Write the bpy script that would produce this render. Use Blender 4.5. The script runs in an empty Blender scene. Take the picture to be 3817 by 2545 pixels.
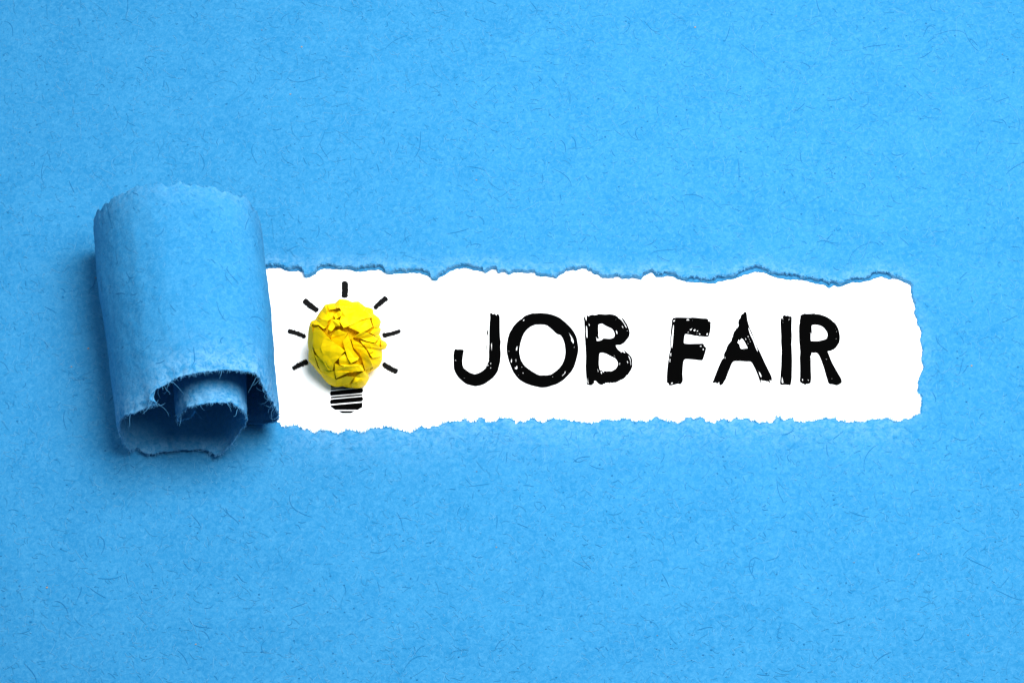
import bpy, bmesh, math, random
import numpy as np
from mathutils import Vector, Matrix, noise
from mathutils.geometry import delaunay_2d_cdt

random.seed(7)
rng = np.random.default_rng(7)
sc = bpy.context.scene
col = sc.collection

# ------------------------------------------------------------------ camera
EL = math.radians(60.0)
DIST = 12.0
CAMP = np.array([0.0, -DIST*math.cos(EL), DIST*math.sin(EL)])
FOC = DIST/3.817                        # focal length in frame widths
cd = bpy.data.cameras.new('camera')
cam = bpy.data.objects.new('camera', cd); col.objects.link(cam)
cam.location = CAMP
cam.rotation_euler = (math.pi/2-EL, 0, 0)
cd.sensor_fit = 'HORIZONTAL'; cd.sensor_width = 36.0; cd.lens = 36.0*FOC
cd.clip_start = 0.1; cd.clip_end = 100
sc.camera = cam

# ------------------------------------------------------------------ light
w = bpy.data.worlds.new('World'); sc.world = w; w.use_nodes = True
bg = w.node_tree.nodes['Background']
bg.inputs[0].default_value = (0.40, 0.74, 1.0, 1); bg.inputs[1].default_value = 0.30

def area_lamp(name, loc, target, size, power, colr=(1, 1, 1)):
    ld = bpy.data.lights.new(name, 'AREA'); ld.shape = 'DISK'; ld.size = size; ld.energy = power; ld.color = colr
    o = bpy.data.objects.new(name, ld); col.objects.link(o)
    o.location = loc
    o.rotation_euler = (Vector(target)-Vector(loc)).to_track_quat('-Z', 'Y').to_euler()
    return o
area_lamp('softbox_lamp', (1.45, 0.7, 5.6), (0.25, 0.0, 0), 4.6, 930)
area_lamp('fill_lamp', (-5.2, 0.6, 3.4), (-0.8, 0, 0), 3.0, 85, (0.85, 0.94, 1.0))

vs = sc.view_settings
vs.view_transform = 'Standard'; vs.look = 'None'; vs.gamma = 1.0; vs.use_curve_mapping = False; vs.exposure = 0.0

# ------------------------------------------------------------------ helpers
SE, CE = math.sin(EL), math.cos(EL)
def W(px, py, z=0.0):
    """point at height z that is seen at photograph pixel (px, py)"""
    px = np.asarray(px, float); py = np.asarray(py, float); z = np.asarray(z, float)
    u = (px-1908.5)/3817.0/FOC
    v = (1272.5-py)/3817.0/FOC
    dx = u; dy = CE + v*SE; dz = -SE + v*CE
    k = (z-CAMP[2])/dz
    return np.stack([CAMP[0]+dx*k, CAMP[1]+dy*k, z+0*k], -1)

def tag(o, label=None, cat=None, group=None, kind=None):
    if label: o['label'] = label
    if cat: o['category'] = cat
    if group: o['group'] = group
    if kind: o['kind'] = kind
    return o

def empty(name, loc):
    o = bpy.data.objects.new(name, None); col.objects.link(o); o.location = loc; o.empty_display_size = 0.1
    return o

def mesh_obj(name, verts, faces, mats, parent=None, fmat=None, smooth=True, attrs=None):
    me = bpy.data.meshes.new(name)
    base = np.asarray(verts, float)
    if parent is not None:
        base = base-np.array(parent.location)
    me.from_pydata([tuple(v) for v in base], [], faces)
    for m in mats: me.materials.append(m)
    if fmat is not None: me.polygons.foreach_set('material_index', np.asarray(fmat, dtype=np.int32))
    me.polygons.foreach_set('use_smooth', [smooth]*len(me.polygons))
    if attrs:
        for k, a in attrs.items():
            at = me.attributes.new(k, 'FLOAT', 'POINT'); at.data.foreach_set('value', np.asarray(a, dtype=np.float32))
    me.update()
    o = bpy.data.objects.new(name, me); col.objects.link(o)
    if parent is not None: o.parent = parent
    return o

def pip(P, poly):
    """points in polygon"""
    x, y = P[:, 0], P[:, 1]
    out = np.zeros(len(P), bool)
    for c in range(0, len(P), 8000):
        xs, ys = x[c:c+8000, None], y[c:c+8000, None]
        x1, y1 = poly[:, 0][None], poly[:, 1][None]
        x2, y2 = np.roll(poly[:, 0], -1)[None], np.roll(poly[:, 1], -1)[None]
        cond = (y1 > ys) != (y2 > ys)
        with np.errstate(divide='ignore', invalid='ignore'):
            xi = (x2-x1)*(ys-y1)/(y2-y1)+x1
        out[c:c+8000] = (np.sum(cond & (xs < xi), 1) % 2) == 1
    return out

def mindist(P, Q):
    d = np.empty(len(P)); ix = np.empty(len(P), int)
    for c in range(0, len(P), 4000):
        D = (P[c:c+4000, None, 0]-Q[None, :, 0])**2+(P[c:c+4000, None, 1]-Q[None, :, 1])**2
        ix[c:c+4000] = D.argmin(1); d[c:c+4000] = np.sqrt(D.min(1))
    return d, ix

def resample(poly, step, closed=True):
    poly = np.asarray(poly, float)
    if closed: poly = np.vstack([poly, poly[:1]])
    seg = np.hypot(*np.diff(poly, axis=0).T); L = np.concatenate([[0], np.cumsum(seg)])
    n = int(L[-1]/step)
    s = np.linspace(0, L[-1], n+1)
    if closed: s = s[:-1]
    return np.stack([np.interp(s, L, poly[:, 0]), np.interp(s, L, poly[:, 1])], -1)

def nz(x, y, z=0.0): return noise.noise(Vector((x, y, z)))
def fbm(x, y, z=0.0, o=4):
    a, f, r = 1.0, 1.0, 0.0
    for _ in range(o):
        r += a*noise.noise(Vector((x*f, y*f, z*f+7.3*_))); a *= 0.5; f *= 2.1
    return r

# ------------------------------------------------------------------ materials
def new_mat(name):
    m = bpy.data.materials.new(name); m.use_nodes = True
    nt = m.node_tree; b = nt.nodes['Principled BSDF']
    return m, nt, b
def paper_material(name, base, pale, deep, use_tear=True):
    m, nt, b = new_mat(name); N = nt.nodes.new; L = nt.links.new
    b.inputs['Roughness'].default_value = 0.95
    b.inputs['Specular IOR Level'].default_value = 0.06
    tc = N('ShaderNodeTexCoord')
    def nse(scale, detail=4, rough=0.55, dist=0.0, typ='FBM'):
        n = N('ShaderNodeTexNoise'); n.inputs['Scale'].default_value = scale; n.inputs['Detail'].default_value = detail
        n.inputs['Roughness'].default_value = rough; n.inputs['Distortion'].default_value = dist
        L(tc.outputs['Object'], n.inputs['Vector']); return n.outputs[0]
    def ramp(src, a, c):
        r = N('ShaderNodeMapRange'); r.inputs['From Min'].default_value = a; r.inputs['From Max'].default_value = c
        L(src, r.inputs['Value']); return r.outputs[0]
    def mix(f, a, c):
        x = N('ShaderNodeMix'); x.data_type = 'RGBA'
        if isinstance(f, float): x.inputs[0].default_value = f
        else: L(f, x.inputs[0])
        for k, v in ((6, a), (7, c)):
            if isinstance(v, tuple): x.inputs[k].default_value = v+(1,)
            else: L(v, x.inputs[k])
        return x.outputs[2]
    def mth(op, a, c=None):
        x = N('ShaderNodeMath'); x.operation = op
        for k, v in ((0, a), (1, c)):
            if v is None: continue
            if isinstance(v, (int, float)): x.inputs[k].default_value = v
            else: L(v, x.inputs[k])
        return x.outputs[0]
    def wisps(scale, width, dist):          # thin wandering lines: |noise-0.5| small
        n = nse(scale, 2, 0.5, dist)
        return mth('SUBTRACT', 1.0, ramp(mth('ABSOLUTE', mth('SUBTRACT', n, 0.5)), 0.0, width))
    c = mix(ramp(nse(6, 5, 0.6), 0.3, 0.7), deep, base)
    c = mix(mth('MULTIPLY', ramp(nse(52, 6, 0.80, 0.8), 0.42, 0.66), 0.72), c, pale)
    c = mix(mth('MULTIPLY', ramp(nse(110, 4, 0.75, 0.3), 0.42, 0.70), 0.50), c, deep)
    mask = ramp(nse(19, 2), 0.5, 0.62)
    c = mix(mth('MULTIPLY', mth('MULTIPLY', wisps(27, 0.018, 1.5), mask), 0.45), c, pale)
    mask2 = ramp(nse(23, 2, 0.5, 0.2), 0.52, 0.62)
    c = mix(mth('MULTIPLY', mth('MULTIPLY', wisps(19, 0.013, 2.2), mask2), 0.42), c, tuple(x*0.62 for x in deep))
    if use_tear:
        at = N('ShaderNodeAttribute'); at.attribute_name = 'tear'
        blot = ramp(nse(42, 6, 0.78, 0.6), 0.42, 0.64)
        t = mth('MULTIPLY', at.outputs['Fac'], blot)
        c = mix(mth('MINIMUM', mth('MULTIPLY', t, 0.85), 0.9), c, PALEST)
    L(c, b.inputs['Base Color'])
    bp = N('ShaderNodeBump'); bp.inputs['Strength'].default_value = 0.5; bp.inputs['Distance'].default_value = 0.004
    h = mth('ADD', mth('MULTIPLY', nse(60, 5, 0.7, 0.5), 1.0), mth('MULTIPLY', nse(220, 2, 0.6), 0.5))
    L(h, bp.inputs['Height']); L(bp.outputs[0], b.inputs['Normal'])
    return m
BLUE = (0.025, 0.190, 0.384)
PALE = (0.060, 0.252, 0.450)
DEEP = (0.014, 0.157, 0.342)
PALEST = (0.115, 0.295, 0.480)
m_blue = paper_material('blue_paper', BLUE, PALE, DEEP)
def flat_mat(name, c, rough=0.9, spec=0.1):
    m, nt, b = new_mat(name); b.inputs['Base Color'].default_value = c+(1,)
    b.inputs['Roughness'].default_value = rough; b.inputs['Specular IOR Level'].default_value = spec
    return m
m_fdark = flat_mat('dark_blue_fibre', (0.010, 0.122, 0.285))
m_fmid = flat_mat('mid_blue_fibre', (0.020, 0.158, 0.330))
m_flight = flat_mat('pale_blue_fibre', (0.062, 0.240, 0.435))
m_hair = flat_mat('loose_pale_fibre', (0.075, 0.265, 0.465))
m_speck = flat_mat('brown_speck', (0.11, 0.13, 0.17))
m_tan = flat_mat('tan_speck', (0.22, 0.20, 0.18))

# white sheet
m_white, nt, b = new_mat('white_paper')
b.inputs['Base Color'].default_value = (0.95, 0.95, 0.945, 1); b.inputs['Roughness'].default_value = 0.8
b.inputs['Specular IOR Level'].default_value = 0.2
n = nt.nodes.new('ShaderNodeTexNoise'); n.inputs['Scale'].default_value = 60; n.inputs['Detail'].default_value = 5
bp = nt.nodes.new('ShaderNodeBump'); bp.inputs['Strength'].default_value = 0.15; bp.inputs['Distance'].default_value = 0.002
tc = nt.nodes.new('ShaderNodeTexCoord'); nt.links.new(tc.outputs['Object'], n.inputs['Vector'])
nt.links.new(n.outputs[0], bp.inputs['Height']); nt.links.new(bp.outputs[0], b.inputs['Normal'])
m_ink = flat_mat('black_ink', (0.0012, 0.0012, 0.0012), 1.0, 0.0)
m_char = flat_mat('charcoal', (0.0065, 0.0065, 0.0065), 1.0, 0.0)

# yellow crumpled paper
m_yel, nt, b = new_mat('yellow_paper')
b.inputs['Base Color'].default_value = (0.76, 0.50, 0.001, 1); b.inputs['Roughness'].default_value = 0.55
b.inputs['Specular IOR Level'].default_value = 0.06
n = nt.nodes.new('ShaderNodeTexNoise'); n.inputs['Scale'].default_value = 40; n.inputs['Detail'].default_value = 4
bp = nt.nodes.new('ShaderNodeBump'); bp.inputs['Strength'].default_value = 0.12; bp.inputs['Distance'].default_value = 0.004
tc = nt.nodes.new('ShaderNodeTexCoord'); nt.links.new(tc.outputs['Object'], n.inputs['Vector'])
nt.links.new(n.outputs[0], bp.inputs['Height']); nt.links.new(bp.outputs[0], b.inputs['Normal'])

# ------------------------------------------------------------------ outline of the torn opening (photograph pixels)
def zz(pts, x0, y0, s): return [(x0+x/s, y0+y/s) for x, y in pts]
TOP = (zz([(90,205),(130,230),(180,215),(330,215),(400,245),(460,268),(520,265),(600,258),(670,275),(695,335),(760,330),(850,275),(920,235),(1000,225),(1100,232),(1300,235),(1380,250),(1430,272),(1500,268),(1650,248),(1780,240),(1850,285),(2050,300),(2200,288)], 960, 940, 3.92)
 + zz([(0,285),(100,292),(200,320),(270,375),(340,388),(400,345),(480,310),(540,262),(620,232),(750,215),(830,230),(900,250),(1000,258),(1050,275),(1130,215),(1220,212),(1235,278),(1330,240),(1400,295),(1450,258),(1600,252),(1700,265),(1780,258),(1800,300),(1870,315),(1930,310),(2060,325),(2075,348),(2150,290),(2230,240)], 1540, 940, 3.92)
 + zz([(0,235),(75,212),(95,235),(150,205),(255,195),(285,235),(320,235),(370,275),(430,290),(490,333),(660,340),(665,312),(740,318),(780,348),(960,338),(1070,358),(1130,315),(1210,282),(1240,300),(1270,348),(1360,350),(1430,333),(1540,342),(1600,380),(1720,415),(1800,422),(1900,425),(2000,438),(2140,445),(2200,415)], 2120, 940, 3.92)
 + zz([(0,242),(110,220),(220,180),(340,145),(430,150),(570,208),(700,232),(850,232),(950,258),(1020,282),(1080,282),(1150,320),(1200,295),(1260,312),(1330,285),(1420,255),(1480,262),(1600,240),(1650,212),(1730,198),(1800,223),(1900,215)], 2700, 960, 2.94))
RIGHT = zz([(243,190),(245,260),(265,320),(290,400),(273,450),(305,510),(305,545),(335,590),(347,650),(335,720),(360,800),(342,880),(368,960),(335,1030),(308,1100),(318,1130),(308,1180),(340,1220),(353,1290),(343,1330),(340,1405)], 3300, 980, 2.53)
BOT = (zz([(2110,215),(2100,228),(2000,238),(1925,272),(1840,255),(1835,235),(1780,222),(1740,240),(1710,230),(1630,238),(1555,270),(1470,275),(1390,262),(1340,280),(1290,268),(1230,260),(1210,230),(1160,222),(1120,240),(1090,230),(1010,238),(940,262),(860,262),(820,285),(770,270),(705,260),(690,235),(650,217),(610,240),(545,235),(530,203),(480,240),(430,280),(370,265),(310,285),(250,270),(185,262),(170,228),(130,220),(90,242)], 2740, 1480, 3.178)
 + zz([(2290,275),(2190,330),(2140,300),(2110,275),(2000,335),(1980,350),(1910,335),(1830,315),(1810,280),(1750,265),(1700,300),(1630,278),(1570,275),(1520,310),(1440,350),(1370,330),(1300,330),(1215,315),(1190,285),(1125,260),(1070,295),(970,350),(890,330),(830,335),(760,320),(745,288),(690,285),(620,280),(560,310),(510,305),(460,320),(435,295),(350,295),(300,335),(240,345),(180,372),(140,350),(60,340)], 2160, 1480, 3.92)
 + zz([(2250,340),(2150,325),(2080,295),(2010,310),(1990,288),(1880,283),(1830,310),(1750,342),(1660,325),(1620,290),(1550,275),(1540,310),(1480,345),(1430,325),(1380,315),(1345,350),(1300,295),(1230,285),(1130,280),(1000,342),(910,325),(870,290),(800,275),(790,310),(740,345),(640,320),(600,288),(565,295),(550,325),(450,320),(400,340),(330,330),(250,370),(180,405),(120,400),(100,430)], 1580, 1480, 3.92)
 + zz([(2340,425),(2230,400),(2150,455),(2095,495),(1990,470),(1900,432),(1870,448),(1760,415),(1680,400),(1660,428),(1500,425),(1440,470),(1385,500),(1300,480),(1170,445),(1100,480),(1020,505),(960,495),(870,460),(740,460),(700,495),(620,470),(550,430),(540,468),(480,425),(430,395),(350,380),(240,415),(185,392)], 1000, 1480, 3.92))
def xc(yg): return 657+(np.asarray(yg, float)-980)*75/670.0        # axis of the roll
LEFT = [(1041, 1568), (1010, 1552), (float(xc(1520))+236, 1535), (float(xc(1300))+236, 1300), (float(xc(1030))+236, 1030), (900, 985), (940, 988)]
base_outline = resample(TOP+RIGHT+BOT+LEFT, 4.5)
def normals(P):
    t = np.roll(P, -1, 0)-np.roll(P, 1, 0); t /= np.maximum(np.hypot(t[:, 0], t[:, 1]), 1e-6)[:, None]
    return np.stack([t[:, 1], -t[:, 0]], -1)      # with this ordering: points out of the opening, into the paper
nrm = normals(base_outline)
# fine torn jitter
jit = np.array([2.6*fbm(p[0]/13, p[1]/13, 1.0, 3)+2.2*nz(p[0]/4.2, p[1]/4.2, 5.0) for p in base_outline])
hairy = (base_outline[:, 1] > 1450) & (base_outline[:, 0] > 1060)
jit = jit*np.where(hairy, 1.5, 1.0)
outline = base_outline+nrm*jit[:, None]
# lip of the lower ply along the upper edge: how far the upper ply has torn back
def lip_w(p):
    x, y = p
    if y > 1120 or x < 980: return 0.0
    k = 0.0
    if x < 1125: k = 16
    elif x < 1185: k = 0
    elif x < 1430: k = 17
    elif x < 1470: k = 2
    elif x < 1600: k = 15
    elif x < 1640: k = 3
    elif x < 1800: k = 13
    elif x < 2400: k = 0
    elif x < 3330: k = 18
    elif x < 3400: k = 6
    return k*(0.8+0.55*fbm(x/60, 3.3, 0, 2))
lw = np.array([lip_w(p) for p in base_outline])
ker = np.hanning(9); ker /= ker.sum()
lw = np.convolve(np.concatenate([lw[-4:], lw, lw[:4]]), ker, 'valid')
rag = np.array([6.0*fbm(p[0]/11, p[1]/11, 9.0, 3) for p in base_outline])
up_out = base_outline+nrm*np.where(lw > 1.5, np.maximum(lw+rag*np.clip(lw/12, 0, 1), 2.5), jit)[:, None]

# ------------------------------------------------------------------ white sheet
def white_z(): return 0.0
org = W(2060, 1290, 0)
white = empty('white_paper', tuple(org))
tag(white, 'smooth white paper lying under the torn opening, printed with black lettering and a bulb base', 'paper')
g = []
xs_ = np.linspace(300, 4100, 39); ys_ = np.linspace(500, 2100, 17)
gv = [tuple(W(x, y, 0.0)) for y in ys_ for x in xs_]
gf = [(j*39+i, (j+1)*39+i, (j+1)*39+i+1, j*39+i+1) for j in range(16) for i in range(38)]
mesh_obj('paper_sheet', gv, gf, [m_white], white)

# ------------------------------------------------------------------ blue torn paper
blue = empty('torn_paper', tuple(W(1908, 1272, 0)))
tag(blue, 'bright blue fibrous paper with a long torn opening, its torn strip rolled up', 'paper')
Z0 = 0.021
def und(px, py):      # gentle waves of the sheet
    return 0.010*nz(px/620, py/620, 2.0)+0.004*nz(px/210, py/210, 4.0)
def sheet_dz(px, py, d, near_top):
    """height above Z0; d = distance to the torn edge in px"""
    z = und(px, py)*min(1.0, d/120.0+0.25)
    e = math.exp(-d/26.0)
    if near_top: z += 0.004*e*(0.6+fbm(px/45, py/45, 3.0, 2))
    else: z += -0.013*math.exp(-d/34.0)+0.006*math.exp(-d/80.0)*fbm(px/38, py/38, 6.0, 3)
    z += 0.0018*math.exp(-d/90.0)*nz(px/11, py/11, 8.0)
    return z

pts = [tuple(p) for p in up_out]
nb = len(pts)
inner = []
for gx in np.arange(880, 3600, 9.0):
    for gy in np.arange(880, 1760, 9.0):
        inner.append((gx+random.uniform(-3, 3), gy+random.uniform(-3, 3)))
inner = np.array(inner)
dn, _ = mindist(inner, up_out)
inside = pip(inner, up_out)
near = inner[(~inside) & (dn > 4.5) & (dn < 100)]
coarse = []
for gx in np.arange(-150, 4000, 36.0):
    for gy in np.arange(-150, 2750, 36.0):
        coarse.append((gx+random.uniform(-9, 9), gy+random.uniform(-9, 9)))
coarse = np.array(coarse)
dc, _ = mindist(coarse, up_out)
ic = pip(coarse, up_out)
far = coarse[(~ic) & (dc > 105)]
outer = [(x, y) for x in np.arange(-2400, 6300, 300.0) for y in np.arange(-1500, 3700, 260.0) if not (-170 < x < 4020 and -170 < y < 2770)]
allp = pts+[tuple(p) for p in near]+[tuple(p) for p in far]+outer
edges = [(i, (i+1) % nb) for i in range(nb)]
res = delaunay_2d_cdt([Vector(p) for p in allp], edges, [], 0, 1e-4)
V2 = np.array([(v.x, v.y) for v in res[0]]); F = [tuple(f) for f in res[2]]
cen = np.array([V2[list(f)].mean(0) for f in F])
keep = ~pip(cen, up_out)
F = [f for f, k in zip(F, keep) if k]
dV, iV = mindist(V2, up_out)
ntop = up_out[iV][:, 1] < 1120
ZV = np.array([Z0+sheet_dz(p[0], p[1], d, t) for p, d, t in zip(V2, dV, ntop)])
P3 = W(V2[:, 0], V2[:, 1], Z0); P3[:, 2] = ZV
# orientation: make faces look up
Fo = []
for f in F:
    a, b_, c = P3[f[0]], P3[f[1]], P3[f[2]]
    if np.cross(b_-a, c-a)[2] < 0: f = f[::-1]
    Fo.append(f)
tear = np.where(ntop, 1.0*np.exp(-(dV/34.0)**2), 0.9*np.exp(-(dV/95.0)**1.5))
rightedge = (up_out[iV][:, 0] > 3380)
tear = np.where(rightedge, 0.5*np.exp(-(dV/40.0)**2), tear)
tear = np.where((V2[:, 0] < 1060) & (V2[:, 1] < 1700) & (V2[:, 1] > 1040), 0, tear)
verts = [tuple(p) for p in P3]; faces = list(Fo); fm = [0]*len(faces); tr = list(tear)
# torn rim going down from the outline (outline vertices found through res[3])
vmap = {}
for i, orig in enumerate(res[3]):
    for o_ in orig:
        if o_ < nb: vmap[o_] = i
k0 = len(verts)
for i in range(nb):
    p = verts[vmap[i]]
    q = W(up_out[i][0]-nrm[i][0]*0.8, up_out[i][1]-nrm[i][1]*0.8, Z0)
    verts.append((q[0], q[1], 0.0)); tr.append(1.0)
for i in range(nb):
    j = (i+1) % nb
    faces.append((vmap[i], vmap[j], k0+j, k0+i)); fm.append(0)

# --- fibres ---
def ribbon(P, wd, up):
    """flat strand along points P (n,3), half-width wd, lying across 'up'"""
    P = np.asarray(P); T = np.gradient(P, axis=0); T /= np.maximum(np.linalg.norm(T, axis=1), 1e-9)[:, None]
    S = np.cross(T, up); S /= np.maximum(np.linalg.norm(S, axis=1), 1e-9)[:, None]
    n_ = len(P); tp = np.sin(np.linspace(0.12, math.pi-0.12, n_))**0.5*wd
    A = P-S*tp[:, None]; B = P+S*tp[:, None]
    v = [tuple(x) for x in A]+[tuple(x) for x in B]
    f = [(i, i+1, n_+i+1, n_+i) for i in range(n_-1)]
    return v, f
def strand2d(x, y, ln, n_=7):
    a = random.uniform(0, 2*math.pi); k = random.gauss(0, 0.8)/n_; dk = random.gauss(0, 0.09)
    pts_ = [(x, y)]; st = ln/(n_-1)
    for i in range(n_-1):
        x += math.cos(a)*st; y += math.sin(a)*st; a += k; k += dk
        pts_.append((x, y))
    return np.array(pts_)
strands = []
def rnd_len(kind):
    if kind == 1: return min(130, 14+random.expovariate(1/26.0))
    return min(70, 7+random.expovariate(1/12.0))
for kind, cnt in ((1, 620), (2, 6500), (3, 8000)):
    for _ in range(cnt):
        x, y = random.uniform(-60, 3880), random.uniform(-60, 2600)
        strands.append((kind, strand2d(x, y, rnd_len(kind))))
sp = np.vstack([s[1] for s in strands])
bad = pip(sp, outline)
dd, di = mindist(sp, up_out)
tops = up_out[di][:, 1] < 1120
off = 0
for kind, P2 in strands:
    n_ = len(P2); sl = slice(off, off+n_); off += n_
    if bad[sl].any() or dd[sl].min() < 26: continue
    P = W(P2[:, 0], P2[:, 1], Z0)
    P[:, 2] = [Z0+sheet_dz(p[0], p[1], d, t)+0.0010 for p, d, t in zip(P2, dd[sl], tops[sl])]
    wd = {1: random.uniform(0.0008, 0.0016), 2: random.uniform(0.0007, 0.0014), 3: random.uniform(0.0006, 0.0011)}[kind]
    v, f = ribbon(P, wd, np.array([0, 0, 1.0]))
    k = len(verts); verts += v; tr += [0]*len(v)
    faces += [tuple(i+k for i in q) for q in f]; fm += [kind]*len(f)
def blob(x, y, r, mi):
    """small fleck pressed into the sheet"""
    c = W(x, y, Z0); z = Z0+und(x, y)+0.0022
    k = len(verts); n_ = 7; a0 = random.uniform(0, 6); ex = random.uniform(0.5, 1.0)
    for i in range(n_):
        t = a0+i*2*math.pi/n_; rr = r*random.uniform(0.7, 1.2)
        verts.append((c[0]+rr*math.cos(t), c[1]+rr*math.sin(t)*ex, z)); tr.append(0)
    faces.append(tuple(range(k, k+n_))); fm.append(mi)
cnt = 0
while cnt < 520:
    x, y = random.uniform(0, 3817), random.uniform(0, 2545)
    q = np.array([[x, y]])
    if pip(q, outline)[0] or mindist(q, up_out)[0][0] < 120: continue
    cnt += 1
    u_ = random.random()
    if u_ < 0.72: blob(x, y, random.uniform(0.0022, 0.0042), 1)
    elif u_ < 0.95: blob(x, y, random.uniform(0.002, 0.0035), 3)
    elif u_ < 0.985: blob(x, y, random.uniform(0.0022, 0.0034), 4)
    else: blob(x, y, 0.004, 5)
# fuzz standing out of the torn rim
for i in range(nb):
    bottom = base_outline[i][1] > 1450
    n_h = np.random.RandomState(i).poisson(1.5 if bottom else 0.55)
    if lw[i] > 4: n_h += 1
    for _ in range(n_h):
        p = up_out[i]+nrm[i]*random.uniform(0, 5)
        ln = random.uniform(4, 12 if bottom else 9)
        d = -nrm[i]+np.array([random.gauss(0, 0.7), random.gauss(0, 0.7)]); d /= np.hypot(*d)
        bend = random.gauss(0, 0.35)
        q = [p]; a = math.atan2(d[1], d[0])
        for s_ in range(4):
            q.append(q[-1]+np.array([math.cos(a), math.sin(a)])*ln/4); a += bend
        q = np.array(q)
        P = W(q[:, 0], q[:, 1], Z0); zz0 = verts[vmap[i]][2]
        P[:, 2] = zz0+0.001+np.linspace(0, random.uniform(-0.004, 0.008), 5)
        v, f = ribbon(P, random.uniform(0.0008, 0.0016), np.array([0, 0, 1.0]))
        k = len(verts); verts += v; tr += [0]*len(v)
        faces += [tuple(i_+k for i_ in qq) for qq in f]; fm += [6 if random.random() < 0.6 else 0]*len(f)
MATS = [m_blue, m_fdark, m_fmid, m_flight, m_speck, m_tan, m_hair]
mesh_obj('paper_sheet', verts, faces, MATS, blue, fm, True, {'tear': tr})

# --- lip of the lower ply under the upper edge ---
sel = [i for i in range(nb) if base_outline[i][1] < 1160 and base_outline[i][0] > 985 and base_outline[i][0] < 3440]
sel.sort()
# walk the contiguous run
runs = []; cur = [sel[0]]
for a in sel[1:]:
    if a == cur[-1]+1: cur.append(a)
    else: runs.append(cur); cur = [a]
runs.append(cur); run = max(runs, key=len)
lv, lf, lt = [], [], []
rows = [0, 0.4, 5, 12, 22, 40]
for i in run:
    for r, dpx in enumerate(rows):
        p = outline[i]+nrm[i]*dpx if r else outline[i]
        if r >= 4: p = base_outline[i]+nrm[i]*dpx
        zt = [0.001, 0.004, 0.0065, 0.0075, 0.008, 0.008][r]+(0.0012*nz(p[0]/9, p[1]/9, 2.2) if r > 1 else 0)
        q = W(p[0], p[1], 0.010); lv.append((q[0], q[1], zt)); lt.append(0.15)
m_ = len(rows)
for a in range(len(run)-1):
    for r in range(m_-1):
        lf.append((a*m_+r, (a+1)*m_+r, (a+1)*m_+r+1, a*m_+r+1))
mesh_obj('torn_lip', lv, lf, [m_blue], blue, None, True, {'tear': lt})

# ------------------------------------------------------------------ the roll
CS = [(190,4,985,925,1592),(225,8,985,962,1593),(262,26,985,1000,1590),(294,72,982,1030,1580),(310,140,975,1040,1560),(312,215,960,1024,1530),(302,300,948,1006,1497),(276,372,942,985,1458),(228,425,940,957,1410),(160,460,936,915,1394),(80,477,930,835,1392),(-10,482,930,745,1401),(-90,472,928,672,1417),(-150,450,930,628,1443),(-176,437,930,580,1466),(-190,425,932,556,1498),(-208,410,934,586,1518),(-232,386,936,554,1530),(-262,345,938,502,1553),(-290,285,936,466,1568),(-304,225,930,450,1583),(-300,180,925,450,1613),(-294,118,925,450,1640),(-272,66,925,470,1676),(-238,30,925,496,1694),(-215,24,925,514,1679),(-185,20,925,548,1702),(-110,18,930,625,1694),(-30,18,935,700,1690),(40,18,935,765,1689),(96,24,935,812,1710),(138,50,935,845,1686),(168,96,935,882,1648),(188,150,935,911,1607),(197,215,935,922,1575),(190,282,935,912,1550),(160,338,935,888,1530),(110,372,935,850,1513),(40,385,935,780,1516),(-25,372,935,725,1524),(-62,335,935,690,1537),(-76,285,935,670,1560),(-66,245,935,668,1582),(-40,232,935,690,1574),(-12,248,935,715,1560),(2,275,935,724,1542)]
CS2 = []
for rel, z, yb, fx, fy in CS:        # traced torn end -> its place on the roll
    gy_ = fy+z*CE
    CS2.append((rel, z, yb, float(gy_), float(fx-xc(gy_))))
CS = CS2
CS = np.array(CS, float)
def catmull(P, per):
    out = []
    Q = np.vstack([2*P[0]-P[1], P, 2*P[-1]-P[-2]])
    for i in range(1, len(Q)-2):
        for k in range(per):
            t = k/per
            out.append(0.5*((2*Q[i])+(-Q[i-1]+Q[i+1])*t+(2*Q[i-1]-5*Q[i]+4*Q[i+1]-Q[i+2])*t*t+(-Q[i-1]+3*Q[i]-3*Q[i+1]+Q[i+2])*t**3))
    out.append(Q[-2]); return np.array(out)
C = catmull(CS, 14)
seg = np.hypot(*np.diff(C[:, :2], axis=0).T); S = np.concatenate([[0], np.cumsum(seg)])
ns = int(S[-1]/5.0); ss = np.linspace(0, S[-1], ns)
C = np.stack([np.interp(ss, S, C[:, k]) for k in range(5)], -1)
g2 = np.exp(-np.linspace(-2, 2, 15)**2); g2 /= g2.sum()
for k in (0, 1): C[7:-7, k] = np.convolve(C[:, k], g2, 'valid')
T = np.gradient(C[:, :2], axis=0); T /= np.hypot(T[:, 0], T[:, 1])[:, None]
NR = np.stack([T[:, 1], -T[:, 0]], -1)                 # outward (right-hand of travel)
nt_ = 150
tt = np.linspace(0, 1, nt_)
tt = 0.5-0.5*np.cos(math.pi*tt)*(0.35)-0.5*(1-2*tt)*0.65   # denser towards both ends
fr_j = np.array([5*fbm(s/34, 1.7, 0, 3)+3.2*nz(s/7, 3.1)+1.5*nz(s/3, 3.9) for s in ss])
fa_j = np.array([12*fbm(s/40, 8.7, 0, 3)+4*nz(s/7, 6.1) for s in ss])
damp = np.clip((ss-60)/120, 0, 1)
gk = np.exp(-np.linspace(-2.2, 2.2, 61)**2); gk /= gk.sum()
dsm = np.convolve(np.pad(C[:, 4]-C[:, 0], 30, 'edge'), gk, 'valid')
G = np.zeros((ns, nt_, 3)); GN = np.zeros((ns, nt_, 3)); TH = np.zeros((ns, nt_)); TRr = np.zeros((ns, nt_)); YG = np.zeros((ns, nt_))
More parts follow.
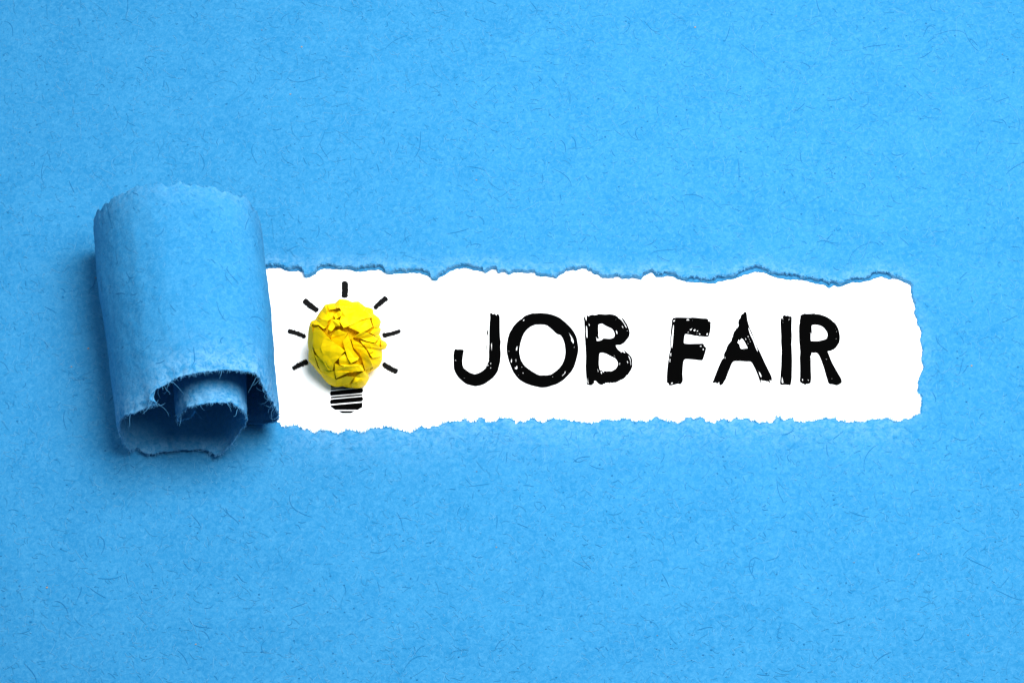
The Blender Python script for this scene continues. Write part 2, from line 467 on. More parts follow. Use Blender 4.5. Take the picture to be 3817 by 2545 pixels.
for i in range(ns):
    y0 = C[i, 2]+13*damp[i]+1.25*fa_j[i]*damp[i]; y1 = C[i, 3]+fr_j[i]*damp[i]
    yg = y0+(y1-y0)*tt
    cx_ = xc(yg)
    z = C[i, 1]; u_f = np.clip(1-(y1-yg)/260.0, 0, 1); u_g = np.clip(1-(y1-yg)/45.0, 0, 1)
    rel = C[i, 0]+dsm[i]*u_f*u_f*(3-2*u_f)+(C[i, 4]-C[i, 0]-dsm[i])*u_g*u_g
    ztop = z/480.0
    w1 = np.array([7.0*nz(y/260, ss[i]/240, 1.1)+2.2*fbm(y/70, ss[i]/80, 2.1, 3)+0.9*nz(y/16, ss[i]/16, 4.4) for y in yg])
    e1 = y1-yg; e0 = yg-y0
    lay_outer = ss[i] < 1500
    w1 += 10*np.exp(-e1/30.0)*np.array([fbm(y/50, ss[i]/34, 7.0, 2) for y in yg])*0.8
    w1 *= np.clip(z/90.0, 0.12, 1)
    # the far end sags a little towards its right
    dxr = NR[i, 0]*w1; dzr = NR[i, 1]*w1
    sc_ = np.clip(e0/200.0, 0, 1)
    zz_ = (z+dzr)/1000.0+Z0+0.004
    zz_ = np.where(z < 30, z/1000.0+Z0+0.004+np.abs(w1)/1000.0, zz_)
    base = W(cx_+rel+dxr, yg-1000*zz_*CE, zz_)
    G[i, :, 0] = base[:, 0]; G[i, :, 1] = base[:, 1]; G[i, :, 2] = zz_
    d = np.minimum(e1, e0)
    TH[i] = 0.0060*np.clip(d/30.0, 0.38, 1.0)
    TRr[i] = 1.5*np.exp(-(np.maximum(e1, 0)/85.0)**1.4)+0.6*np.exp(-(np.maximum(e0, 0)/60.0)**1.4)
    YG[i] = yg
ds = np.gradient(G, axis=0); dt = np.gradient(G, axis=1)
GN = np.cross(ds, dt); GN /= np.maximum(np.linalg.norm(GN, axis=2), 1e-12)[:, :, None]
ref = np.zeros_like(GN); ref[:, :, 0] = NR[:, None, 0]; ref[:, :, 2] = NR[:, None, 1]
if (GN*ref).sum() < 0: GN = -GN
A = G+GN*TH[:, :, None]; B = G-GN*TH[:, :, None]
rv = [tuple(p) for p in A.reshape(-1, 3)]+[tuple(p) for p in B.reshape(-1, 3)]
rt = list(TRr.reshape(-1))+list((TRr*0.6).reshape(-1))
o2 = ns*nt_
rf = []
for i in range(ns-1):
    for j in range(nt_-1):
        a = i*nt_+j; b_ = (i+1)*nt_+j
        rf.append((a, b_, b_+1, a+1)); rf.append((o2+a, o2+a+1, o2+b_+1, o2+b_))
for i in range(ns-1):
    a = i*nt_; b_ = (i+1)*nt_
    rf.append((a, o2+a, o2+b_, b_))
    a += nt_-1; b_ += nt_-1
    rf.append((a, b_, o2+b_, o2+a))
for j in range(nt_-1):
    for i in (0, ns-1):
        a = i*nt_+j; rf.append((a, a+1, o2+a+1, o2+a))
rfm = [0]*len(rf)
# fibres pressed into the roll's outer face
def grid_at(gi, gj):
    gi = min(max(gi, 0), ns-1.001); gj = min(max(gj, 0), nt_-1.001)
    i, j = int(gi), int(gj); u, v = gi-i, gj-j
    q = lambda M: M[i, j]*(1-u)*(1-v)+M[i+1, j]*u*(1-v)+M[i, j+1]*(1-u)*v+M[i+1, j+1]*u*v
    return q(A), q(GN)
imax = int(np.searchsorted(ss, 1450))
for kind, cnt in ((1, 60), (2, 250), (3, 230)):
    for _ in range(cnt):
        i0 = random.uniform(8, imax); y0_ = random.uniform(940, 1640)
        q2 = strand2d(0, 0, rnd_len(kind)*0.9)
        P = []; NN = []
        for x_, y_ in q2:
            gi = i0+x_/5.0; row = YG[min(max(int(gi), 0), ns-1)]
            gj = float(np.interp(y0_+y_, row, np.arange(nt_)))
            p, n_ = grid_at(gi, gj); P.append(p+n_*0.0009); NN.append(n_)
        wd = {1: random.uniform(0.0008, 0.0017), 2: random.uniform(0.0007, 0.0014), 3: random.uniform(0.0006, 0.0011)}[kind]
        v, f = ribbon(np.array(P), wd, np.mean(NN, axis=0))
        k = len(rv); rv += v; rt += [0]*len(v); rf += [tuple(z_+k for z_ in qq) for qq in f]; rfm += [kind]*len(f)
# loose hairs at the torn ends
def tube(P, r, sides=4):
    P = np.asarray(P); T_ = np.gradient(P, axis=0); T_ /= np.maximum(np.linalg.norm(T_, axis=1), 1e-9)[:, None]
    ref_ = np.array([0.3, 0.2, 0.93]); v, f = [], []
    U = np.cross(T_, ref_); U /= np.maximum(np.linalg.norm(U, axis=1), 1e-9)[:, None]; Vv = np.cross(T_, U)
    n_ = len(P)
    for i in range(n_):
        rr = r*(1-0.75*i/(n_-1))
        for s_ in range(sides):
            a = 2*math.pi*s_/sides; v.append(tuple(P[i]+rr*(math.cos(a)*U[i]+math.sin(a)*Vv[i])))
    for i in range(n_-1):
        for s_ in range(sides):
            a, b_ = i*sides+s_, i*sides+(s_+1) % sides
            f.append((a, b_, b_+sides, a+sides))
    return v, f
def curl_hair(p, d, ln, r, curl, n_=12):
    d = Vector(d).normalized(); ax = Vector((random.gauss(0, 1), random.gauss(0, 1), random.gauss(0, 1))).normalized()
    P = [np.array(p)]
    for i in range(n_):
        P.append(P[-1]+np.array(d)*ln/n_); d = Matrix.Rotation(curl/n_*(1+i/n_), 3, ax) @ d
        d = (d+Vector((random.gauss(0, .06), random.gauss(0, .06), random.gauss(0, .06)))).normalized()
    P = np.array(P); P[:, 2] = np.maximum(P[:, 2], 0.036)
    return tube(P, r)
def add_hair(v, f):
    global rv, rt, rf, rfm
    k = len(rv); rv += v; rt += [0]*len(v); rf += [tuple(z_+k for z_ in qq) for qq in f]; rfm += [6]*len(f)
for _ in range(1500):
    i = random.randrange(12, ns-1); end = random.random() < 0.7
    j = nt_-1 if end else 0
    tdir = (G[i, -1]-G[i, -6]) if end else (G[i, 0]-G[i, 5]); tdir = tdir/np.linalg.norm(tdir)
    d = tdir+0.8*np.array([random.gauss(0, 1), random.gauss(0, 1), random.gauss(0, 1)])*0.7
    add_hair(*curl_hair(G[i, j]-tdir*0.002, d, random.uniform(0.006, 0.018), random.uniform(0.0006, 0.0011), random.gauss(0, 2.0), 4))
def idx_at(rel, z, lo=0, hi=None):
    hi = hi or ns
    dd_ = (C[lo:hi, 0]-rel)**2+(C[lo:hi, 1]-z)**2
    return lo+int(dd_.argmin())
big = []
for _ in range(46):
    i = random.randrange(12, ns-1)
    big.append((i, random.uniform(0.03, 0.065), random.gauss(0, 2.2)))
for rel, z in ((-176, 437), (-185, 428), (-150, 450), (-190, 420), (-170, 440), (-160, 446), (-200, 410)): 
    i = idx_at(rel, z, 0, imax); big.append((i, random.uniform(0.05, 0.12), random.gauss(0, 2.0)))
for rel, z in ((228, 425), (250, 400), (276, 372), (290, 335), (270, 380), (302, 300)):
    i = idx_at(rel, z, 0, imax); big.append((i, random.uniform(0.04, 0.085), random.gauss(0, 2.0)))
for i, ln, cu in big:
    tdir = G[i, -1]-G[i, -6]; tdir = tdir/np.linalg.norm(tdir)
    d = tdir*0.9-GN[i, -1]*random.uniform(0, 0.9)+0.5*np.array([random.gauss(0, 1), random.gauss(0, 1), random.gauss(0, 1)])
    add_hair(*curl_hair(G[i, -1]-tdir*0.003, d, ln, random.uniform(0.0007, 0.0012), cu, 12))
mesh_obj('paper_roll', rv, rf, MATS, blue, rfm, True, {'tear': rt})

# ------------------------------------------------------------------ printed lettering
def ink_shape(name, polys, z0, parent, mat, label=None):
    """polys: outline and holes in photograph pixels -> thin layer of ink on the sheet"""
    cu = bpy.data.curves.new(name, 'CURVE'); cu.dimensions = '2D'; cu.fill_mode = 'BOTH'; cu.extrude = 0.0007
    for pl in polys:
        s_ = cu.splines.new('POLY'); s_.points.add(len(pl)-1)
        for q, (x, y) in zip(s_.points, pl):
            p = W(x, y, z0); q.co = (p[0], p[1], 0, 1)
        s_.use_cyclic_u = True
    to = bpy.data.objects.new('tmp', cu); col.objects.link(to)
    dg = bpy.context.evaluated_depsgraph_get()
    me = bpy.data.meshes.new_from_object(to.evaluated_get(dg))
    bpy.data.objects.remove(to); bpy.data.curves.remove(cu)
    me.transform(Matrix.Translation(Vector((0, 0, z0))-Vector(parent.location)))
    me.materials.clear(); me.materials.append(mat); me.name = name
    o = bpy.data.objects.new(name, me); col.objects.link(o); o.parent = parent
    if label: o['label'] = label
    return o
def smooth_poly(pl, jitter=0.0):
    """Chaikin, keeps it hand-made"""
    P = np.array(pl, float)
    for _ in range(2):
        Q = np.roll(P, -1, 0); L_ = np.hypot(*(Q-P).T)
        a = P*0.82+Q*0.18; b2 = P*0.18+Q*0.82
        P = np.stack([a, b2], 1).reshape(-1, 2)
    return P
def LP(pts_, x0): return smooth_poly(zz(pts_, x0, 1140, 4.9))
def ell(cx, cy, a, b_, rot=0.0):
    return [(cx+a*math.cos(t)*math.cos(rot)-b_*math.sin(t)*math.sin(rot), cy+a*math.cos(t)*math.sin(rot)+b_*math.sin(t)*math.cos(rot)) for t in np.linspace(0, 2*math.pi, 8, endpoint=False)]
J = [LP([(820,130),(845,130),(875,158),(885,138),(905,145),(935,178),(942,150),(972,150),(978,168),(995,180),(996,460),(1002,590),(1014,650),(1006,730),(1014,880),(1005,1010),(985,1090),(960,1190),(910,1265),(865,1318),(735,1412),(660,1445),(560,1465),(530,1462),(395,1430),(345,1400),(240,1305),(185,1220),(158,1150),(152,1080),(148,900),(158,830),(175,785),(195,787),(218,797),(270,793),(330,800),(340,815),(320,920),(311,1020),(318,1090),(340,1140),(380,1170),(440,1215),(535,1248),(600,1228),(660,1200),(720,1150),(750,1095),(780,1035),(797,950),(795,850),(803,700),(803,500),(808,330),(820,210),(813,155)],1660),
     LP(ell(188,992,6,13,.2),1660), LP([(845,665),(852,715),(846,840),(838,700)],1660), LP(ell(778,1083,7,18,.15),1660), LP(ell(830,1050,5,22,.1),1660), LP(ell(828,1130,6,12,.2),1660), LP(ell(790,1000,4,26,.15),1660), LP(ell(735,1128,4,24,.5),1660), LP(ell(348,1318,8,5),1660),
     LP([(772,280),(781,292),(773,330),(764,305)],1660), LP([(765,415),(787,492),(765,550),(760,610),(750,545)],1660), LP([(754,630),(764,745),(758,855),(747,780)],1660)]
O = [LP([(1400,232),(1420,205),(1470,172),(1590,134),(1640,137),(1745,127),(1810,136),(1870,140),(1960,162),(2035,190),(2110,230),(2210,315),(2290,395),(2350,470),(2400,575),(2415,650),(2432,760),(2425,860),(2390,1000),(2355,1110),(2310,1190),(2235,1275),(2160,1350),(2075,1405),(2010,1435),(1960,1448),(1870,1480),(1790,1488),(1740,1488),(1590,1455),(1470,1415),(1350,1345),(1290,1275),(1235,1195),(1190,1085),(1150,970),(1125,860),(1118,745),(1140,600),(1170,490),(1205,440),(1240,375),(1300,305),(1350,262)],1660),
     LP([(1650,340),(1690,342),(1745,337),(1800,340),(1865,357),(1960,438),(2010,490),(2055,518),(2105,530),(2150,600),(2180,690),(2195,830),(2180,950),(2140,1055),(2085,1130),(2020,1190),(1920,1258),(1900,1255),(1845,1268),(1810,1262),(1745,1268),(1690,1255),(1600,1205),(1520,1150),(1440,1085),(1380,985),(1355,870),(1355,780),(1380,650),(1430,510),(1490,430),(1570,370)],1660),
     LP(ell(1432,261,8,18,.6),1660), LP([(1312,725),(1318,740),(1308,820),(1288,800)],1660), LP(ell(1164,826,2.5,16),1660), LP([(1206,945),(1218,1010),(1212,1035),(1198,1030)],1660), LP([(1288,953),(1294,1000),(1291,1038),(1284,990)],1660), LP([(1266,1112),(1290,1125),(1308,1080),(1318,1140),(1298,1157),(1275,1145)],1660), LP(ell(1397,1112,4,9),1660), LP(ell(1420,1223,7,11,-.5),1660), LP(ell(1337,1264,9,5),1660), LP([(1875,1412),(1925,1382),(1926,1395),(1905,1410)],1660),
     LP([(380,460),(440,550),(480,625),(485,685),(472,683),(436,628),(440,585)],2040), LP(ell(495,752,3,14),2040), LP([(328,1182),(335,1205),(325,1230),(268,1287),(270,1272),(318,1225)],2040), LP([(90,1288),(112,1288),(98,1303)],2040), LP([(15,1412),(62,1383),(60,1398),(35,1412)],2040)]
B_ = [LP([(668,195),(678,188),(700,235),(718,285),(718,170),(724,158),(735,170),(748,196),(780,168),(825,160),(870,167),(910,162),(935,147),(1060,158),(1150,150),(1230,165),(1285,195),(1300,220),(1350,255),(1400,320),(1445,410),(1448,380),(1400,300),(1350,215),(1358,208),(1410,260),(1460,340),(1490,410),(1510,485),(1500,550),(1460,610),(1390,685),(1365,692),(1345,712),(1248,712),(1262,755),(1300,805),(1378,866),(1355,832),(1375,835),(1425,872),(1415,840),(1392,812),(1415,815),(1490,878),(1548,945),(1563,1075),(1540,1150),(1500,1215),(1485,1232),(1470,1262),(1448,1260),(1435,1295),(1390,1330),(1340,1350),(1250,1398),(1210,1395),(1185,1408),(1150,1392),(1134,1418),(1112,1392),(1088,1408),(1065,1397),(1050,1428),(1032,1415),(1010,1440),(970,1435),(935,1418),(885,1362),(852,1366),(865,1400),(838,1418),(825,1440),(785,1448),(735,1435),(714,1410),(718,1355),(708,1240),(700,1100),(708,940),(702,800),(688,590),(680,400),(675,262),(667,255)],2040),
     LP([(938,330),(1010,322),(1045,350),(1140,395),(1185,415),(1220,470),(1235,530),(1215,580),(1150,602),(1020,592),(1005,612),(965,635),(900,640),(905,615),(888,568),(896,565),(918,607),(950,590),(930,545),(936,495),(930,410)],2040),
     LP([(952,857),(1010,852),(1080,870),(1150,910),(1240,952),(1280,1005),(1295,1060),(1258,1145),(1165,1197),(1140,1187),(1100,1188),(1088,1198),(1060,1186),(1035,1186),(1032,1215),(1020,1212),(1005,1185),(985,1178),(968,1182),(952,1130),(942,1060)],2040),
     LP([(712,345),(730,395),(735,590),(722,580),(708,500)],2040), LP(ell(767,345,6,26,-.15),2040), LP(ell(1256,244,10,4,.3),2040), LP([(1360,350),(1385,380),(1386,410),(1375,395)],2040), LP([(1245,435),(1275,460),(1282,510),(1272,515)],2040), LP(ell(1464,455,4,9),2040), LP([(1478,912),(1490,908),(1520,965),(1533,1085),(1525,1085),(1515,990)],2040), LP(ell(1467,1023,6,26,-.15),2040), LP(ell(1324,1053,4,28,.1),2040), LP([(1212,900),(1225,903),(1250,935),(1235,930)],2040), LP([(914,1143),(922,1148),(938,1208),(928,1205)],2040), LP([(975,1195),(998,1200),(998,1243),(985,1240)],2040), LP([(742,1293),(746,1390),(758,1408),(750,1425),(735,1390)],2040)]
F_ = [LP([(345,210),(368,222),(382,211),(500,212),(655,218),(680,211),(800,219),(870,229),(940,230),(980,240),(980,280),(1020,290),(1030,305),(1024,335),(1026,390),(1015,470),(1000,530),(980,562),(920,560),(850,552),(815,554),(775,542),(748,545),(690,530),(590,513),(565,510),(552,530),(540,600),(535,684),(580,690),(640,693),(725,690),(800,690),(885,686),(906,715),(906,738),(930,745),(946,772),(915,890),(880,988),(865,992),(815,990),(740,980),(640,970),(548,968),(525,1030),(516,1130),(511,1240),(519,1355),(505,1395),(472,1431),(435,1418),(400,1424),(320,1447),(262,1449),(252,1405),(228,1400),(222,1380),(226,1220),(240,1070),(275,830),(290,800),(285,600),(305,370),(312,340),(317,255)],2440),
     LP([(590,241),(625,241),(637,264),(580,264)],2440), LP(ell(357,272,12,20,.6),2440), LP([(692,250),(706,263),(692,264)],2440), LP([(344,340),(352,345),(350,410),(335,640),(318,790),(306,720),(308,590),(320,500)],2440), LP([(637,436),(650,425),(672,420),(695,395),(665,450)],2440), LP([(706,445),(743,417),(744,452),(725,462)],2440), LP([(768,465),(792,440),(792,462),(778,471)],2440), LP([(602,478),(632,470),(630,480),(606,490)],2440), LP([(692,495),(730,490),(725,498)],2440), LP([(755,503),(788,503),(775,515)],2440), LP([(812,495),(838,505),(830,523),(815,523)],2440), LP([(948,515),(960,495),(974,490),(970,525),(955,538)],2440), LP([(815,742),(852,720),(862,743)],2440), LP([(886,772),(900,785),(893,808),(880,812)],2440), LP([(292,852),(304,860),(297,935),(291,900)],2440), LP([(276,955),(288,965),(286,1030),(278,1025)],2440), LP(ell(318,1408,18,12,-.5),2440), LP([(432,1385),(455,1376),(442,1390)],2440)]
A_ = [LP([(1620,145),(1630,115),(1665,107),(1678,125),(1685,155),(1692,235),(1712,315),(1735,395),(1800,535),(1860,700),(1888,775),(1930,850),(1965,930),(2040,1090),(2130,1270),(2143,1310),(2145,1345),(2133,1371),(2118,1366),(2110,1342),(2103,1355),(2112,1390),(2103,1404),(2090,1398),(2082,1375),(2040,1374),(2000,1358),(1975,1366),(1955,1350),(1938,1355),(1948,1395),(1935,1400),(1920,1370),(1885,1260),(1820,1110),(1760,1010),(1680,1012),(1560,1005),(1445,1005),(1410,1050),(1380,1130),(1350,1200),(1300,1340),(1270,1380),(1252,1420),(1210,1449),(1190,1440),(1176,1410),(1190,1388),(1165,1395),(1150,1418),(1105,1392),(1080,1407),(1060,1395),(1060,1380),(1075,1355),(1150,1155),(1225,985),(1255,960),(1268,925),(1265,880),(1310,790),(1330,725),(1370,670),(1400,640),(1410,590),(1425,560),(1440,500),(1460,458),(1480,440),(1490,410),(1515,400),(1535,360),(1526,300),(1535,250),(1566,225),(1572,185),(1590,153)],2440),
     LP([(1535,603),(1555,640),(1578,612),(1580,588),(1610,600),(1650,665),(1705,770),(1690,775),(1660,778),(1640,780),(1585,788),(1558,752),(1556,705),(1512,675),(1525,650)],2440), LP([(1710,395),(1722,398),(1760,490),(1820,610),(1890,833),(1880,835),(1850,770),(1800,630),(1745,520)],2440), LP([(1650,580),(1668,590),(1678,622),(1668,622)],2440), LP([(1695,538),(1712,550),(1718,582),(1710,578)],2440), LP(ell(1730,610,4,10,-.3),2440), LP(ell(1747,650,5,11,-.3),2440), LP(ell(1690,655,3,9,-.3),2440), LP(ell(1707,690,5,9,-.3),2440), LP([(1282,970),(1280,935),(1292,925),(1288,955)],2440), LP([(1910,1192),(1945,1250),(1953,1300),(1942,1302),(1906,1218)],2440), LP(ell(1900,1178,3,7),2440)]
I_ = [LP([(632,235),(668,225),(678,240),(680,270),(682,235),(668,190),(705,166),(738,184),(775,174),(792,192),(835,192),(842,215),(836,420),(843,545),(836,690),(842,830),(847,1020),(842,1250),(840,1340),(820,1445),(805,1448),(780,1436),(765,1442),(740,1433),(700,1436),(650,1441),(628,1430),(623,1400),(630,1320),(636,1210),(647,1090),(648,960),(655,800),(643,660),(646,545),(636,400)],2780),
     LP([(662,1285),(672,1330),(686,1400),(674,1411),(657,1395)],2780), LP(ell(681,299,3,7),2780), LP([(788,230),(793,235),(790,268),(785,266)],2780)]
R_ = [LP([(992,180),(1020,158),(1075,138),(1090,145),(1170,145),(1258,138),(1275,150),(1320,150),(1380,163),(1480,200),(1550,245),(1600,292),(1642,322),(1692,415),(1715,510),(1721,580),(1712,660),(1690,695),(1650,760),(1600,798),(1575,803),(1558,819),(1490,822),(1510,865),(1570,1020),(1620,1115),(1690,1235),(1750,1340),(1757,1392),(1725,1420),(1675,1447),(1640,1445),(1600,1432),(1565,1426),(1530,1428),(1500,1390),(1487,1340),(1465,1270),(1430,1140),(1395,1040),(1350,920),(1308,860),(1272,850),(1250,856),(1210,850),(1196,860),(1205,885),(1180,918),(1188,960),(1190,1180),(1197,1310),(1185,1410),(1155,1412),(1142,1428),(1110,1418),(1080,1448),(1075,1430),(1020,1408),(990,1385),(983,1360),(990,1300),(992,1130),(985,940),(994,840),(985,740),(976,650),(970,430),(973,350),(985,310),(985,265),(996,210)],2780),
     LP([(1205,345),(1310,343),(1380,365),(1430,400),(1450,430),(1485,475),(1494,535),(1475,605),(1330,643),(1195,642),(1187,635),(1187,485),(1195,482),(1203,533),(1210,530),(1208,470),(1203,400)],2780), LP(ell(1657,470,4,9),2780), LP(ell(1640,413,4,5),2780), LP(ell(1654,600,3,7),2780), LP(ell(1471,972,5,8),2780), LP([(1030,1325),(1040,1328),(1044,1366),(1031,1366)],2780), LP([(1138,1343),(1147,1345),(1144,1366),(1134,1363)],2780), LP(ell(1572,1328,7,5),2780), LP(ell(1271,878,5,5),2780)]
ZI = 0.0016
for nm, pl in (('J', J), ('O', O), ('B', B_), ('F', F_), ('A', A_), ('I', I_), ('R', R_)):
    lb = 'black brush painted letter '+nm
    ink_shape('letter', pl, ZI, white, m_ink, lb)

# base of the light bulb, printed in black stripes
def BP(pts_): return zz(pts_, 1050, 1020, 2.904)
bands = [BP([(522,1198),(600,1206),(760,1212),(874,1212),(874,1216),(533,1240),(533,1218)]),
         BP([(533,1240),(870,1216),(872,1222),(533,1256)]),
         BP([(533,1272),(872,1240),(884,1264),(868,1289),(533,1318),(522,1294)]),
         BP([(533,1332),(872,1302),(872,1318),(533,1348)]),
         BP([(533,1362),(872,1330),(884,1356),(868,1380),(533,1408),(522,1386)]),
         BP([(533,1424),(874,1394),(874,1441),(818,1475),(812,1470),(594,1470),(588,1475),(533,1438)]),
         BP([(617,1484),(790,1484),(752,1506),(655,1506)])]
bands[0] = BP([(522,1196),(600,1200),(760,1200),(874,1206),(872,1216),(700,1219),(533,1240),(533,1216)])
bands[1] = BP([(533,1243),(700,1222),(870,1219),(872,1224),(533,1256)])
bands[0] = BP([(522,1196),(600,1190),(760,1190),(874,1190),(874,1205),(533,1232),(533,1216)])
bands[1] = BP([(533,1242),(874,1214),(874,1226),(533,1256)])
ink_shape('bulb_base', bands, ZI, white, m_ink, 'black striped screw base of a light bulb')

# charcoal ray strokes round the bulb
def stroke(x1, y1, x2, y2, wd, bow, sd):
    r_ = random.Random(sd); n_ = 46; up_, dn_ = [], []
    L_ = math.hypot(x2-x1, y2-y1); ux, uy = (x2-x1)/L_, (y2-y1)/L_
    for i in range(n_):
        t = i/(n_-1); cap = min(1, math.sqrt(max(0.0, 1-(1-min(t, 1-t)/0.10)**2)) if min(t, 1-t) < 0.10 else 1)
        cx_, cy_ = x1+(x2-x1)*t-uy*bow*math.sin(math.pi*t), y1+(y2-y1)*t+ux*bow*math.sin(math.pi*t)
        h = wd*0.5*cap*(0.88+0.12*math.sin(t*3+sd))
        a = max(0.4, h+r_.uniform(-1.6, 2.4)); b2 = max(0.4, h+r_.uniform(-1.6, 2.4))
        up_.append((cx_-uy*a, cy_+ux*a)); dn_.append((cx_+uy*b2, cy_-ux*b2))
    return up_+dn_[::-1]
def ZB(x, y): return 1050+x/2.904, 1020+y/2.904
for k, (a, b2, wd, bow) in enumerate([((683,80),(682,262),21,-1),((238,282),(396,404),20,2),((1142,258),(1002,380),19,2),((64,616),(262,684),18,-2),((1290,616),(1088,668),17,-3),((116,1030),(286,950),18,-2),((1092,972),(1256,1064),18,2)]):
    p, q = ZB(*a), ZB(*b2)
    polys = [stroke(p[0], p[1], q[0], q[1], wd+1.5, bow, k)]
    ink_shape('ray_mark', polys, ZI, white, m_char)

# ------------------------------------------------------------------ crumpled yellow paper ball
sil = zz([(625,278),(700,285),(760,310),(830,305),(900,360),(985,385),(995,440),(1050,480),(1073,522),(1055,580),(1073,605),(1055,660),(1080,715),(1125,740),(1140,768),(1120,815),(1082,825),(1082,940),(1050,1000),(960,1060),(935,1080),(942,1130),(905,1200),(840,1235),(760,1232),(660,1212),(590,1222),(520,1195),(430,1095),(350,1000),(295,940),(296,830),(290,680),(300,580),(318,520),(370,495),(400,440),(440,385),(470,340),(580,322)], 1050, 1020, 2.904)
sil = np.array(sil)
cx0, cy0 = 1290.0, 1282.0
ang = np.arctan2(-(sil[:, 1]-cy0), sil[:, 0]-cx0); rad = np.hypot(sil[:, 0]-cx0, sil[:, 1]-cy0)/1000.0
o_ = np.argsort(ang); ang = ang[o_]; rad = rad[o_]
ang = np.concatenate([ang-2*math.pi, ang, ang+2*math.pi]); rad = np.tile(rad, 3)
FLAPS = [
 [(350,640,0),(345,780,0),(400,880,2),(470,950,4),(520,1040,2),(570,1040,-2),(590,960,4),(650,900,8),(706,832,11),(640,780,10),(545,710,8),(460,620,6),(410,575,4),(370,590,0)],
 [(470,700,5),(440,800,7),(520,1000,3),(570,1040,-2),(590,960,4),(700,840,11),(600,750,12),(530,700,9)],
 [(295,560,-4),(345,575,-2),(350,640,-5),(345,780,-5),(370,870,-3),(400,1000,-3),(480,1130,-3),(440,1100,-12),(295,940,-12),(292,700,-12)],
 [(370,870,0),(470,935,-5),(520,1040,-8),(590,1045,-6),(590,1110,-4),(600,1140,-1),(720,1100,2),(800,1110,3),(740,1190,2),(650,1210,-4),(590,1220,-8),(525,1195,-8),(430,1060,-6)],
 [(680,730,10),(740,660,15),(765,740,12),(790,830,11),(850,905,14),(840,930,17),(770,965,14),(730,910,8),(700,800,6)],
 [(545,690,-4),(600,620,6),(640,605,9),(730,650,9),(690,730,0),(706,835,-11),(640,780,-10),(550,710,-9)],
 [(765,700,0),(870,760,5),(930,830,8),(1000,1005,9),(905,1040,-1),(880,920,-6),(850,860,-6),(790,800,-7)],
 [(590,960,1),(650,990,5),(700,1000,7),(770,965,2),(880,985,10),(900,1050,7),(820,1055,4),(740,1060,8),(600,1130,1),(590,1050,1)],
 [(760,1200,0),(800,1110,-8),(905,1045,12),(942,1130,6),(905,1200,0),(840,1235,-4),(760,1230,-4)],
 [(800,1110,-9),(905,1045,12),(880,1120,2),(780,1190,6),(750,1200,-4)],
 [(600,310,-8),(640,276,-8),(760,308,-10),(830,303,-2),(900,370,4),(990,480,7),(860,510,4),(750,570,5),(690,460,3),(640,380,10),(520,400,-9),(490,340,-10)],
 [(700,420,4),(760,330,0),(830,320,4),(930,430,10),(990,480,8),(850,500,3),(800,430,1)],
 [(440,400,-8),(475,345,-6),(505,400,-4),(500,450,-8),(540,500,-4),(520,520,3),(400,480,-4)],
 [(385,488,6),(520,508,10),(515,560,6),(500,590,3),(470,600,6),(420,560,2),(335,555,-4)],
 [(520,600,6),(560,500,10),(640,500,13),(655,570,15),(600,575,5),(565,625,12),(545,635,8)],
 [(575,455,4),(630,410,8),(670,410,10),(710,470,10),(660,465,0),(600,500,-4)],
 [(660,465,12),(710,470,6),(760,565,5),(690,590,14),(640,520,9)],
 [(735,580,2),(850,515,13),(960,490,16),(990,580,13),(930,620,14),(860,640,8)],
 [(790,690,-2),(880,625,12),(905,625,16),(1050,700,11),(1020,750,6),(930,730,6),(860,700,0)],
 [(1000,590,-2),(1073,600,0),(1055,700,-6),(960,640,-6)],
 [(860,720,-4),(1030,760,4),(1082,800,0),(1070,900,-2),(990,910,2),(930,830,-6)],
 [(900,760,2),(960,750,8),(1000,840,4),(960,860,0)],
 [(1080,715,-6),(1125,740,-4),(1140,768,-6),(1120,815,-8),(1085,825,-8),(1075,760,-2)],
 [(960,905,-10),(1075,905,-6),(1075,960,-8),(1000,1040,-10),(940,1070,-8),(1000,1005,-4)],
 [(900,365,-10),(985,390,-10),(1050,480,-8),(1073,522,-12),(1055,590,-12),(1000,590,-12),(970,480,-4)],
 [(700,860,3),(730,920,3),(790,975,0),(700,1000,5),(640,980,2),(640,900,5)]]
from mathutils.geometry import tessellate_polygon
NRG, NSE = 150, 440
rho = np.linspace(0, 1, NRG+1)[1:]; rho = 1-(1-rho)**1.15
angs = np.linspace(-math.pi, math.pi, NSE, endpoint=False)
Rr = np.interp(angs, ang, rad)
U = (rho[:, None]*Rr[None]*np.cos(angs)[None]).ravel(); V = (rho[:, None]*Rr[None]*np.sin(angs)[None]).ravel()
RHO = np.repeat(rho, NSE)
U = np.append(U, 0.0); V = np.append(V, 0.0); RHO = np.append(RHO, 0.0)
PX = cx0+U*1000; PY = cy0-V*1000
def small(u, v):
    return np.abs(np.mod(u, 1)-0.5)*2-0.5
hgt = np.full(len(U), -19.0)
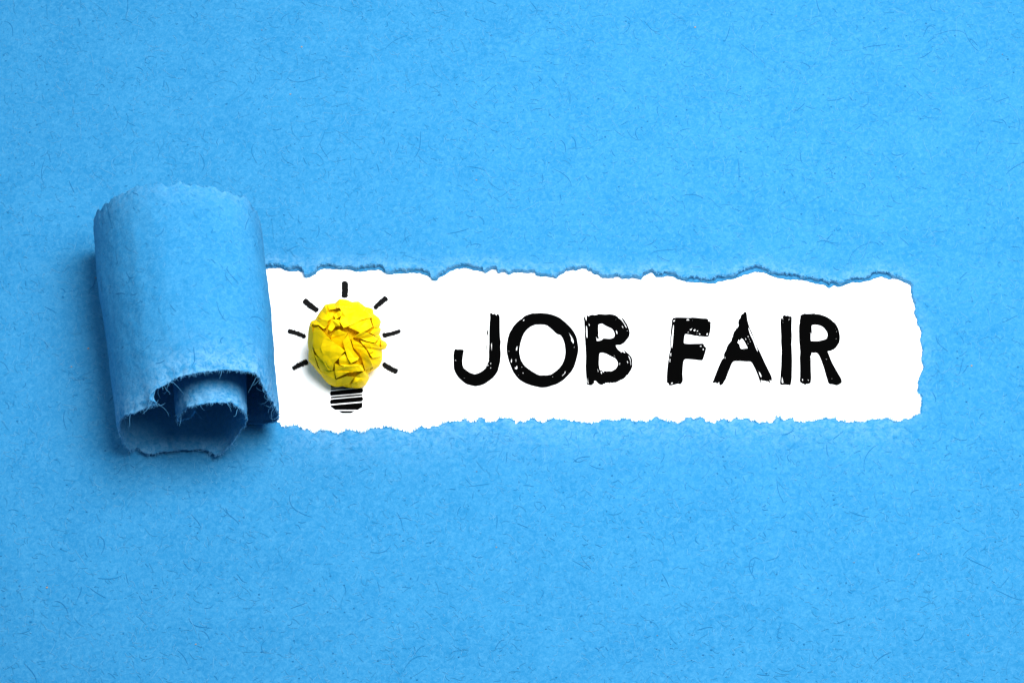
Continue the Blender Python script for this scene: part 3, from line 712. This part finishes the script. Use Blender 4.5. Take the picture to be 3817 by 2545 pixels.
for k_, fl in enumerate(FLAPS):
    f2 = [(1050+x/2.904, 1020+y/2.904, h) for x, y, h in fl]
    tris = tessellate_polygon([[Vector((x, y, 0)) for x, y, h in f2]])
    for t in tris:
        (x0, y0_, h0), (x1, y1_, h1), (x2, y2_, h2) = [f2[q] for q in t]
        den = (y1_-y2_)*(x0-x2)+(x2-x1)*(y0_-y2_)
        if abs(den) < 1e-6: continue
        a = ((y1_-y2_)*(PX-x2)+(x2-x1)*(PY-y2_))/den; b2 = ((y2_-y0_)*(PX-x2)+(x0-x2)*(PY-y2_))/den; c2 = 1-a-b2
        m = (a >= -1e-6) & (b2 >= -1e-6) & (c2 >= -1e-6)
        cr = 1.5*small((PX*math.cos(k_*1.7)+PY*math.sin(k_*1.7))*0.019+k_*0.37, 0)+1.1*small((PX*math.cos(k_*2.3+1)+PY*math.sin(k_*2.3+1))*0.027+k_*0.61, 0)
        hh = a*h0+b2*h1+c2*h2+cr
        hgt = np.where(m, np.maximum(hgt, hh), hgt)
hgt += 1.5*small(PX*0.05+PY*0.03, 0)*(hgt < -16)
dome = 0.118*np.sqrt(np.maximum(0, 1-RHO**2.3))
WZ = dome+hgt/1000.0*1.55*(1-RHO**9)
front = np.stack([U, V, WZ], -1)
rimi = (NRG-1)*NSE
backs = []
for q in range(1, 9):
    k2 = math.cos(q*math.pi/18)
    for s_ in range(NSE):
        w_ = 0.93+0.07*math.sin(s_*0.13+q)
        backs.append((U[rimi+s_]*k2, V[rimi+s_]*k2, -0.092*math.sin(q*math.pi/18)*w_))
backs.append((0, 0, -0.092))
L3 = np.vstack([front, np.array(backs)])
bf = []
cidx = NRG*NSE
for s_ in range(NSE):
    s2 = (s_+1) % NSE
    bf.append((cidx, s_, s2))
    for q in range(NRG-1):
        bf.append((q*NSE+s_, (q+1)*NSE+s_, (q+1)*NSE+s2, q*NSE+s2))
    prev = rimi
    for q in range(8):
        cur_ = cidx+1+q*NSE
        bf.append((prev+s_, cur_+s_, cur_+s2, prev+s2)); prev = cur_
    bf.append((prev+s_, len(L3)-1, prev+s2))
# local frame: x right, y image-up, z towards the camera
RT = np.array([[1, 0, 0], [0, SE, -CE], [0, CE, SE]])   # columns: world of (x, y, z)
RT = np.stack([np.array([1, 0, 0]), np.array([0, SE, CE]), np.array([0, -CE, SE])], 1)
ctr_z = 0.100
ctr = W(cx0, cy0, ctr_z)
BV = L3@RT.T+ctr
low = BV[:, 2].min(); 
BV[:, 2] = np.maximum(BV[:, 2], 0.003)
ball = mesh_obj('crumpled_paper_ball', BV, bf, [m_yel], None, None, False)
# origin at the ball's base
base_pt = Vector((float(ctr[0]), float(ctr[1]), 0.0))
ball.data.transform(Matrix.Translation(-base_pt)); ball.location = base_pt
tag(ball, 'crumpled ball of bright yellow paper standing in for the glass of the drawn light bulb', 'paper ball')
print('ball low', low)
sc.render.engine = 'CYCLES'
